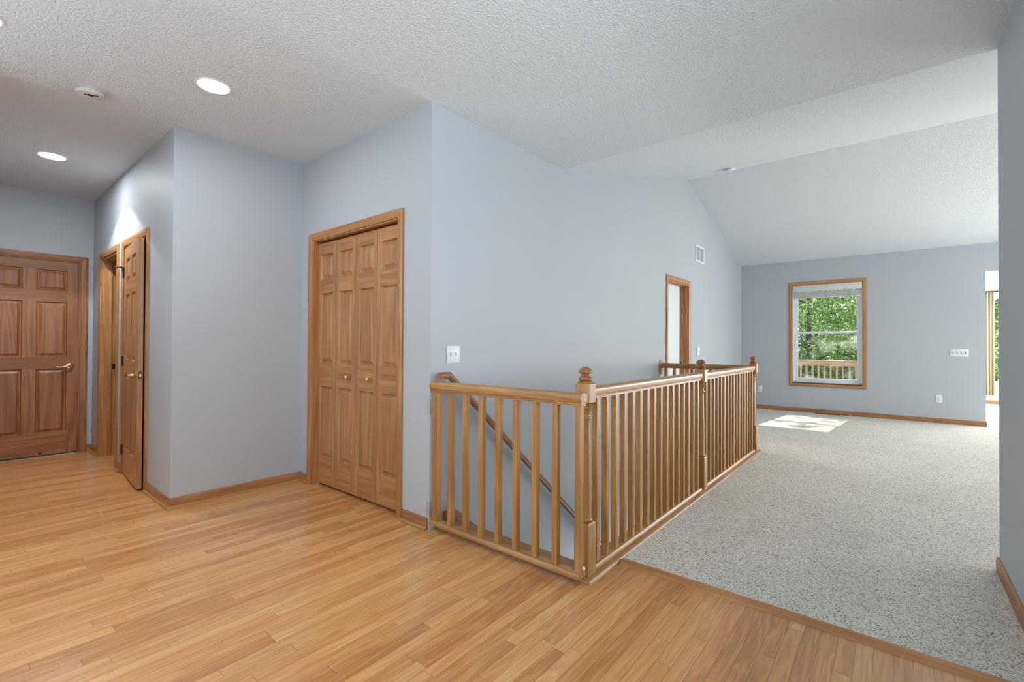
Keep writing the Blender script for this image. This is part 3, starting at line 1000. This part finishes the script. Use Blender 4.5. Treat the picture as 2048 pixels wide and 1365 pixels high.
# ------------------------------------------------------------------ stair gate
gt = thing('stair_gate', 'oak swing gate closing the top of the stairs', 'gate', (0, 0, 0))
GX = 0.022
rail_y('top_rail', -.004, -1.118, GX, gt, -.021)
bm = bmesh.new()
bm_sweep(bm, [[(GX + s * 1.08, y, z) for s, z in [(-.030, .044), (.030, .044), (.030, .056), (.026, .066), (.021, .070), (-.021, .070), (-.026, .066), (-.030, .056)]] for y in (-.010, -1.112)])
link_mesh('bottom_rail', bm, oak('y', 'rail'), gt, smooth=True)
def stile(w, d):
    bm = bmesh.new()
    bm_box(bm, -d, d, -w, w, .068, .886)
    return bm
o = link_mesh('stile', stile(.0245, .018), oak('z', 'rail'), gt, bevel=.002, segs=1); o.location = (GX, -.048, 0)
o = link_mesh('stile', stile(.016, .018), oak('z', 'rail'), gt, bevel=.002, segs=1); o.location = (GX, -1.092, 0)
o0 = link_mesh('baluster', stile(.0165, .0165), oak('z', 'rail'), gt, bevel=.0015, segs=1)
for k in range(7):
    o = o0 if k == 0 else o0.copy()
    if k:
        C.objects.link(o); o.parent = gt
    o.location = (GX, -.176 - .1298 * k, 0)
for hz in (.786, .134):
    bm = bmesh.new()
    bm_box(bm, -.0025, -.0005, .001, .022, hz - .044, hz + .044)
    bm_tube(bm, [(-.006, -.002, hz - .046), (-.006, -.002, hz + .046)], .0055, 12)
    bm_box(bm, -.0035, .03, -.0045, -.0025, hz - .044, hz + .044)
    link_mesh('hinge', bm, M_STEEL, gt, smooth=True)
bm = bmesh.new()
bm_lathe(bm, [(0, 0), (.010, 0), (.011, -.004), (.008, -.008), (0, -.009)], 16, (GX + .016, -1.107, .082), 'y')
link_mesh('bumper', bm, M_WHITE, gt, smooth=True)
bm = bmesh.new()
bm_lathe(bm, [(0, 0), (.010, 0), (.010, .014), (0, .014)], 14, (GX - .012, -.022, .030), 'z')
link_mesh('foot', bm, M_STEEL, gt, smooth=True)

# ------------------------------------------------------------------ sloping wall handrail in the stairwell
hr = thing('wall_handrail', 'round oak handrail sloping down the stairwell wall', 'handrail', (0.1, -.07, .99))
bm = bmesh.new()
p = [(.014, -.070, .985), (.10, -.070, .985), (1.7, -.070, .985 - 1.6 * .868), (2.9, -.070, .985 - 2.8 * .868)]
p = [tuple(Vector(q) - Vector((.1, -.07, .99))) for q in p]
bm_tube(bm, p, .0215, 18)
link_mesh('rail', bm, oak('x', 'dark'), hr, smooth=True)
for bx, bz in ((.085, .985), (2.0, .985 - 1.9 * .868), (2.6, .985 - 2.5 * .868)):
    bm = bmesh.new()
    q = Vector((bx - .1, .07, bz - .99))
    bm_lathe(bm, [(0, 0), (.026, 0), (.025, -.005), (.010, -.009), (0, -.009)], 18, tuple(q + Vector((0, 0, -.075))), 'y')
    bm_tube(bm, [tuple(q + Vector((0, -.006, -.075))), tuple(q + Vector((0, -.04, -.078))), tuple(q + Vector((0, -.066, -.062))), tuple(q + Vector((0, -.07, -.02)))], .006, 10)
    link_mesh('bracket', bm, M_STEEL, hr, smooth=True)

# ------------------------------------------------------------------ recessed ceiling lights
def recessed(loc, label, r=.083, power=10.0, blend=.12, lens=None):
    t = thing('recessed_light', label, 'ceiling light', loc, 0, 'recessed lights in the flat ceiling')
    bm = bmesh.new()
    bm_lathe(bm, [(r * .96, .0), (r * 1.15, .0), (r * 1.16, -.003), (r * 1.10, -.006), (r * 1.0, -.006), (r * .96, -.003)], 48)
    link_mesh('trim_ring', bm, M_WHITE, t, smooth=True)
    bm = bmesh.new()
    bm_lathe(bm, [(0, -.001), (r * .97, -.001), (r * .97, -.0035), (r * .5, -.005), (0, -.0055)], 40)
    link_mesh('lens', bm, lens or M_LENS, t, smooth=True)
    ld = bpy.data.lights.new('downlight', 'SPOT')
    ld.energy = power
    ld.color = (0.94, 0.975, 1.0)
    ld.spot_size = rad(112)
    ld.spot_blend = blend
    ld.shadow_soft_size = .03
    lo = bpy.data.objects.new('downlight', ld)
    C.objects.link(lo)
    lo.parent = t
    lo.location = (0, 0, -.012)
    return t
recessed((-.952, .895, H), 'lit recessed ceiling light nearest the closet wall corner', power=6, blend=.7)
recessed((-1.419, 3.150, H), 'lit recessed ceiling light in the hall before the end door', power=78, lens=M_LENS_HALL)
recessed((-1.893, 1.08, H), 'recessed ceiling light cut off by the left edge of the picture', power=6, blend=.7)

# ------------------------------------------------------------------ smoke detectors
M_DETECTOR = plain('aged_white_plastic', srgb(206, 206, 204), 0.55)
sd = thing('smoke_detector', 'round white smoke detector on the flat ceiling between the lights', 'smoke detector', (-1.417, 1.545, H))
bm = bmesh.new()
bm_lathe(bm, [(0, 0), (.068, 0), (.070, -.004), (.070, -.010), (.064, -.011), (.064, -.015), (.069, -.017), (.0685, -.028), (.064, -.036), (.050, -.041), (0, -.042)], 44)
link_mesh('body', bm, M_DETECTOR, sd, smooth=True)
bm = bmesh.new()
bm_box(bm, -.030, .010, -.022, -.012, -.0432, -.0405)
bm_box(bm, -.016, .014, -.038, -.022, -.0430, -.040)
bm_box(bm, .010, .034, -.046, -.036, -.0430, -.040)
link_mesh('vent_slot', bm, M_BLACK, sd)
boxes('test_button', [(.030, .046, -.010, -.004, -.0425, -.040)], plain('grey_button', srgb(160, 160, 160), .5), sd)

slope_ang = math.atan2(ZG - H, XG - XK)
sd2 = thing('smoke_detector', 'small white smoke detector on the vaulted ceiling near the ridge', 'smoke detector', (4.35, -.66, zc(4.35)))
sd2.rotation_euler = (0, -slope_ang, 0)
bm = bmesh.new()
bm_lathe(bm, [(0, 0), (.068, 0), (.070, -.004), (.070, -.010), (.064, -.011), (.064, -.015), (.069, -.017), (.0685, -.028), (.064, -.036), (.050, -.041), (0, -.042)], 36)
link_mesh('body', bm, M_WHITE, sd2, smooth=True)
bm = bmesh.new()
bm_lathe(bm, [(.0645, -.0105), (.0665, -.0105), (.0665, -.0155), (.0645, -.0155)], 32)
link_mesh('vent_slot', bm, M_SLOT, sd2)

# ------------------------------------------------------------------ switches, outlets, vents
def plate_root(name, label, cat, loc, rotz, group=None):
    return thing(name, label, cat, loc, rotz, group)
def switch(label, loc, rotz, gangs, group=None):
    t = plate_root('light_switch', label, 'light switch', loc, rotz, group)
    w = .046 * gangs + .024
    boxes('plate', [(-w / 2, w / 2, -.006, 0, -.058, .058)], M_WHITE, t, .003)
    for g in range(gangs):
        x = (g - (gangs - 1) / 2) * .046
        boxes('toggle_slot', [(x - .006, x + .006, -.0068, -.0055, -.014, .014)], M_SLOT if gangs == 4 else plain('grey_slot', srgb(178, 180, 184), .5), t)
        bm = bmesh.new()
        bm_prism(bm, [(-.006, -.006), (-.020, .004), (-.020, .011), (-.006, .008)], 'x', x - .0042, x + .0042)
        link_mesh('toggle', bm, M_WHITE, t)
        for zz in (-.030, .030):
            bm = bmesh.new()
            bm_lathe(bm, [(0, -.0075), (.003, -.0072), (.0035, -.006), (0, -.006)], 10, (x, 0, zz), 'y')
            link_mesh('screw', bm, M_STEEL, t)
    return t
switch('double toggle light switch on the stair wall above the gate', (.1975, 0, 1.118), 0, 2)
switch('wide four toggle light switch on the far wall', (XF, -3.04, 1.100), -PI / 2, 4)
def outlet(label, loc, rotz):
    t = plate_root('wall_outlet', label, 'outlet', loc, rotz, 'outlets low on the far wall')
    boxes('plate', [(-.036, .036, -.006, 0, -.058, .058)], M_WHITE, t, .003)
    for zz in (-.020, .020):
        bm = bmesh.new()
        bm_lathe(bm, [(0, -.0085), (.0165, -.0085), (.017, -.006), (0, -.006)], 20, (0, 0, zz), 'y')
        rc = link_mesh('receptacle', bm, M_WHITE, t, smooth=True)
        boxes('slot', [(-.0075, -.0055, -.0092, -.0083, zz - .002, zz + .007), (.0055, .0075, -.0092, -.0083, zz - .002, zz + .007), (-.002, .002, -.0092, -.0083, zz - .010, zz - .006)], M_SLOT, rc)
    return t
outlet('white wall outlet below the four toggle switch', (XF, -2.81, .387), -PI / 2)
outlet('white wall outlet beside the last newel post', (XF, -.325, .384), -PI / 2)
wc = thing('wall_control', 'white wall control in two stacked pieces beside the bedroom door', 'wall control', (5.195, 0, 1.10))
boxes('display', [(-.065, .065, -.020, 0, -.005, .062)], M_WHITE, wc, .003)
boxes('lower_box', [(-.06, .06, -.018, 0, -.054, -.011)], M_WHITE, wc, .003)

vt = thing('wall_vent', 'white two panel air vent high on the long wall', 'vent', (5.296, 0, 2.574))
vw, vh = .205, .125
boxes('frame', [(-vw, -vw + .03, -.008, 0, -vh, vh), (vw - .03, vw, -.008, 0, -vh, vh), (-vw + .03, vw - .03, -.008, 0, vh - .026, vh), (-vw + .03, vw - .03, -.008, 0, -vh, -vh + .026), (-.010, .010, -.008, 0, -vh + .026, vh - .026)], M_WHITE, vt, .002)
for (xa, xb) in ((-vw + .03, -.010), (.010, vw - .03)):
    bm = bmesh.new()
    n = 22
    for k in range(n):
        x = xa + (xb - xa) * (k + .5) / n
        bm_prism(bm, [(x - .0028, -.007), (x - .0018, -.007), (x + .0028, -.001), (x + .0018, -.001)], 'z', -vh + .026, vh - .026)
    bm_box(bm, xa, xb, -.0012, -.0004, -vh + .026, vh - .026)
    link_mesh('grille', bm, plain('grey_grille', srgb(220, 223, 226), .5), vt)

fr = thing('floor_register', 'slim dark floor register at the far baseboard under the window', 'floor vent', (XF - .055, -1.387, CARPET_Z))
boxes('frame', [(-.03, .03, -.175, .175, 0, .004)], M_BRONZE, fr, .001)
boxes('slots', [(-.018, .018, -.165 + .02 * k, -.155 + .02 * k, .0035, .0046) for k in range(17)], M_BLACK, fr)
cs = thing('cable_stub', 'short white cable end poking out by the far baseboard', 'cable', (XF - .012, -1.685, .03))
bm = bmesh.new()
bm_tube(bm, [(.0, 0, .004), (-.02, -.012, .0), (-.035, -.032, -.011)], .005, 8)
link_mesh('sleeve', bm, M_WHITE, cs, smooth=True)

# ------------------------------------------------------------------ sunroom window, curtain
w2 = thing('window_2', 'bright sunroom window beside the tan curtain', 'window', (11.92, SWY0, 0), -PI / 2, kind='structure')
sw = SWY0 - SWY1
boxes('frame', frame_boxes(0, sw, SWZ0, SWZ1, 0.02, .10, .05, .05, .05, .05) + [(sw / 2 - .03, sw / 2 + .03, .03, .09, SWZ0, SWZ1)], M_VINYL, w2, .003)
boxes('glass_pane', [(.05, sw - .05, .055, .059, SWZ0 + .05, SWZ1 - .05)], M_GLASS, w2)
cu = thing('curtain', 'tan pleated curtain seen through the far opening', 'curtain', (11.84, -3.70, .18))
bm = bmesh.new()
n, hgt = 80, 2.15
rows = []
for z in (0.0, .7, 1.5, hgt):
    row = []
    for k in range(n + 1):
        t = k / n
        am = .034 * (1 - .25 * z / hgt)
        row.append(bm.verts.new((am * math.sin(t * 2 * PI * 6.0) + .010 * math.sin(t * 17 + z), .10 - .285 * t, z)))
    rows.append(row)
for a, b in zip(rows[:-1], rows[1:]):
    for k in range(n):
        bm.faces.new((a[k], a[k + 1], b[k + 1], b[k]))
o = link_mesh('cloth', bm, M_CURTAIN, cu, smooth=True)
md = o.modifiers.new('thick', 'SOLIDIFY'); md.thickness = .004
rd = thing('curtain_rod', 'dark curtain rod above the tan curtain', 'curtain rod', (11.84, -4.4, 2.345))
bm = bmesh.new()
bm_tube(bm, [(0, .85, 0), (0, -.5, 0)], .016, 12)
link_mesh('rod', bm, M_BRONZE, rd, smooth=True)
boxes('bracket', [(-.01, .08, .70, .72, -.02, .02)], M_BRONZE, rd)
boxes('bracket', [(-.01, .08, -.46, -.44, -.02, .02)], M_BRONZE, rd)
rs = thing('roller_shade', 'beige rolled shade at the top of the sunroom window', 'shade', (11.90, -4.42, 2.22))
boxes('shade_roll', [(-.03, .015, -.42, .37, -.02, .05)], M_BRONZE, rs, .006)
boxes('shade_cloth', [(-.006, .0, -.40, .35, -.26, -.02)], plain('beige_shade_cloth', srgb(190, 180, 166), .9), rs)

# ------------------------------------------------------------------ outdoors
gr = boxes('ground', [(8.0, 60, -30, 40, -3.0, -2.9)], M_GRASS)
tag(gr, 'green lawn below the deck outside', 'ground', kind='structure')
dk = thing('deck', 'wooden deck outside the far window', 'deck', (XF + .3, 0, -.15), kind='structure')
for k in range(17):
    boxes('deck_board', [(-.1 + .14 * k, -.1 + .14 * k + .132, -2.8, 3.2, -.03, 0)], oak('y', 'weathered'), dk)
dr = thing('deck_railing', 'weathered wooden deck railing outside the far window', 'railing', (10.2, 0, 0))
boxes('cap_rail', [(-.06, .08, -2.8, 3.2, .862, .888)], oak('y', 'weathered'), dr, .003)
boxes('side_board', [(-.045, -.005, -2.8, 3.2, .765, .858)], oak('y', 'weathered'), dr)
boxes('side_board', [(-.045, -.005, -2.8, 3.2, -.06, .03)], oak('y', 'weathered'), dr)
pb = None
for k in range(38):
    if pb is None:
        pb = boxes('baluster', [(-.003, .033, -.018, .018, -.06, .862)], oak('z', 'weathered'), dr)
        o = pb
    else:
        o = pb.copy(); C.objects.link(o); o.parent = dr
    o.location = (0, -2.65 + .1107 * k * 1.0 + .0, 0)
boxes('post', [(0, .09, .34, .43, -.15, .862)], oak('z', 'weathered'), dr)
boxes('post', [(0, .09, -2.8, -2.71, -.15, .862)], oak('z', 'weathered'), dr)

M_LEAF = [leaf_mat('painted_sunlit_leaves', (.09, .16, .07, 1), (.38, .50, .22, 1)), leaf_mat('painted_shade_leaves', (.035, .085, .05, 1), (.16, .26, .13, 1)), leaf_mat('yellow_green_leaves', (.14, .22, .09, 1), (.52, .62, .28, 1))]  # sun and shade on the foliage are painted into these leaf colours
def foliage_mesh(name, clusters, n, size, seed):
    rng = np.random.default_rng(seed)
    w = np.array([c[3] * c[4] * c[5] for c in clusters]) ** (2 / 3)
    idx = rng.choice(len(clusters), n, p=w / w.sum())
    cl = np.array(clusters)[idx]
    d = rng.normal(size=(n, 3)); d /= np.linalg.norm(d, axis=1)[:, None]
    r = rng.uniform(.45, 1.05, n) ** .6
    pos = cl[:, :3] + d * r[:, None] * cl[:, 3:6]
    a = rng.normal(size=(n, 3)); a /= np.linalg.norm(a, axis=1)[:, None]
    b = np.cross(a, rng.normal(size=(n, 3))); b /= np.linalg.norm(b, axis=1)[:, None]
    nn = np.cross(a, b)
    s = size * rng.uniform(.6, 1.3, n)[:, None]
    v = np.stack([pos - a * s, pos + b * s * .45 + nn * s * .12, pos + a * s, pos - b * s * .45 + nn * s * .12], axis=1).reshape(-1, 3)
    f = [(4 * i, 4 * i + 1, 4 * i + 2, 4 * i + 3) for i in range(n)]
    me = bpy.data.meshes.new(name)
    me.from_pydata(v.tolist(), [], f)
    return me
def tree(name, label, loc, height, spread, n, leaf, mat, seed, low=0.1):
    rnd = random.Random(seed)
    t = thing(name, label, 'tree' if name == 'tree' else 'shrub', loc, 0, 'trees behind the deck' if name == 'tree' else 'shrubs behind the deck')
    bm = bmesh.new()
    cl = []
    bm_tube(bm, [(0, 0, 0), (.08, .05, height * .3), (-.05, .1, height * .6), (.05, 0, height * .9)], [spread * .055, spread * .045, spread * .03, spread * .012], 10)
    for k in range(12):
        a = rnd.uniform(0, 2 * PI); z = height * rnd.uniform(low + .05, .85)
        L = spread * rnd.uniform(.4, .9)
        e_ = (L * math.cos(a), L * math.sin(a), z + L * rnd.uniform(.1, .6))
        bm_tube(bm, [(0, .05, z), (e_[0] * .5, e_[1] * .5, z + (e_[2] - z) * .35), e_], [spread * .02, spread * .014, spread * .005], 7)
    link_mesh('trunk', bm, M_BARK, t, smooth=True)
    for k in range(22):
        a = rnd.uniform(0, 2 * PI); rr = spread * math.sqrt(rnd.uniform(0, .7))
        z = height * rnd.uniform(low, 1.0)
        s = spread * rnd.uniform(.28, .46)
        cl.append((rr * math.cos(a), rr * math.sin(a), z, s, s, s * .75))
    me = foliage_mesh('foliage', cl, n, leaf, seed)
    me.materials.append(mat)
    o = bpy.data.objects.new('foliage', me); C.objects.link(o); o.parent = t
    return t
tree('tree', 'leafy green tree behind the deck railing, in the middle of the far window', (16.0, -.2, -2.9), 7.6, 2.4, 22000, .055, M_LEAF[0], 3)
tree('tree', 'yellow green leafy tree at the right side of the far window', (17.5, -2.6, -2.9), 7.8, 2.4, 16000, .06, M_LEAF[2], 5)
tree('tree', 'leafy green tree at the left side of the far window', (18.0, 2.4, -2.9), 8.2, 2.6, 15000, .06, M_LEAF[0], 8)
tree('tree', 'green tree outside the sunroom window', (17.0, -6.2, -2.9), 7.0, 2.4, 6000, .085, M_LEAF[0], 12)
tree('tree', 'tall distant green tree filling the gap behind the middle tree', (25.0, .6, -2.9), 10.5, 4.0, 9000, .13, M_LEAF[1], 31)
tree('tree', 'distant pale green tree behind the yellow green tree', (26.0, -4.5, -2.9), 10.0, 4.0, 8000, .13, M_LEAF[2], 33)
tree('tree', 'distant green tree at the far left behind the left tree', (27.0, 6.0, -2.9), 10.5, 4.0, 7000, .13, M_LEAF[0], 36)
tree('tree', 'tall thin crowned tree standing over the deck and shading the window', (15.6, -2.3, -2.9), 13.5, 1.9, 750, .13, M_LEAF[0], 41, .66)
tree('shrub', 'dark green shrub just behind the deck balusters', (13.2, -.6, -2.9), 3.6, 1.5, 9000, .06, M_LEAF[1], 21, .15)
tree('shrub', 'dense green shrub behind the right end of the deck railing', (13.6, -2.6, -2.9), 3.5, 1.5, 5000, .055, M_LEAF[1], 23, .15)
tree('shrub', 'dense green shrub behind the left end of the deck railing', (13.8, 1.4, -2.9), 3.6, 1.5, 5000, .055, M_LEAF[1], 26, .15)
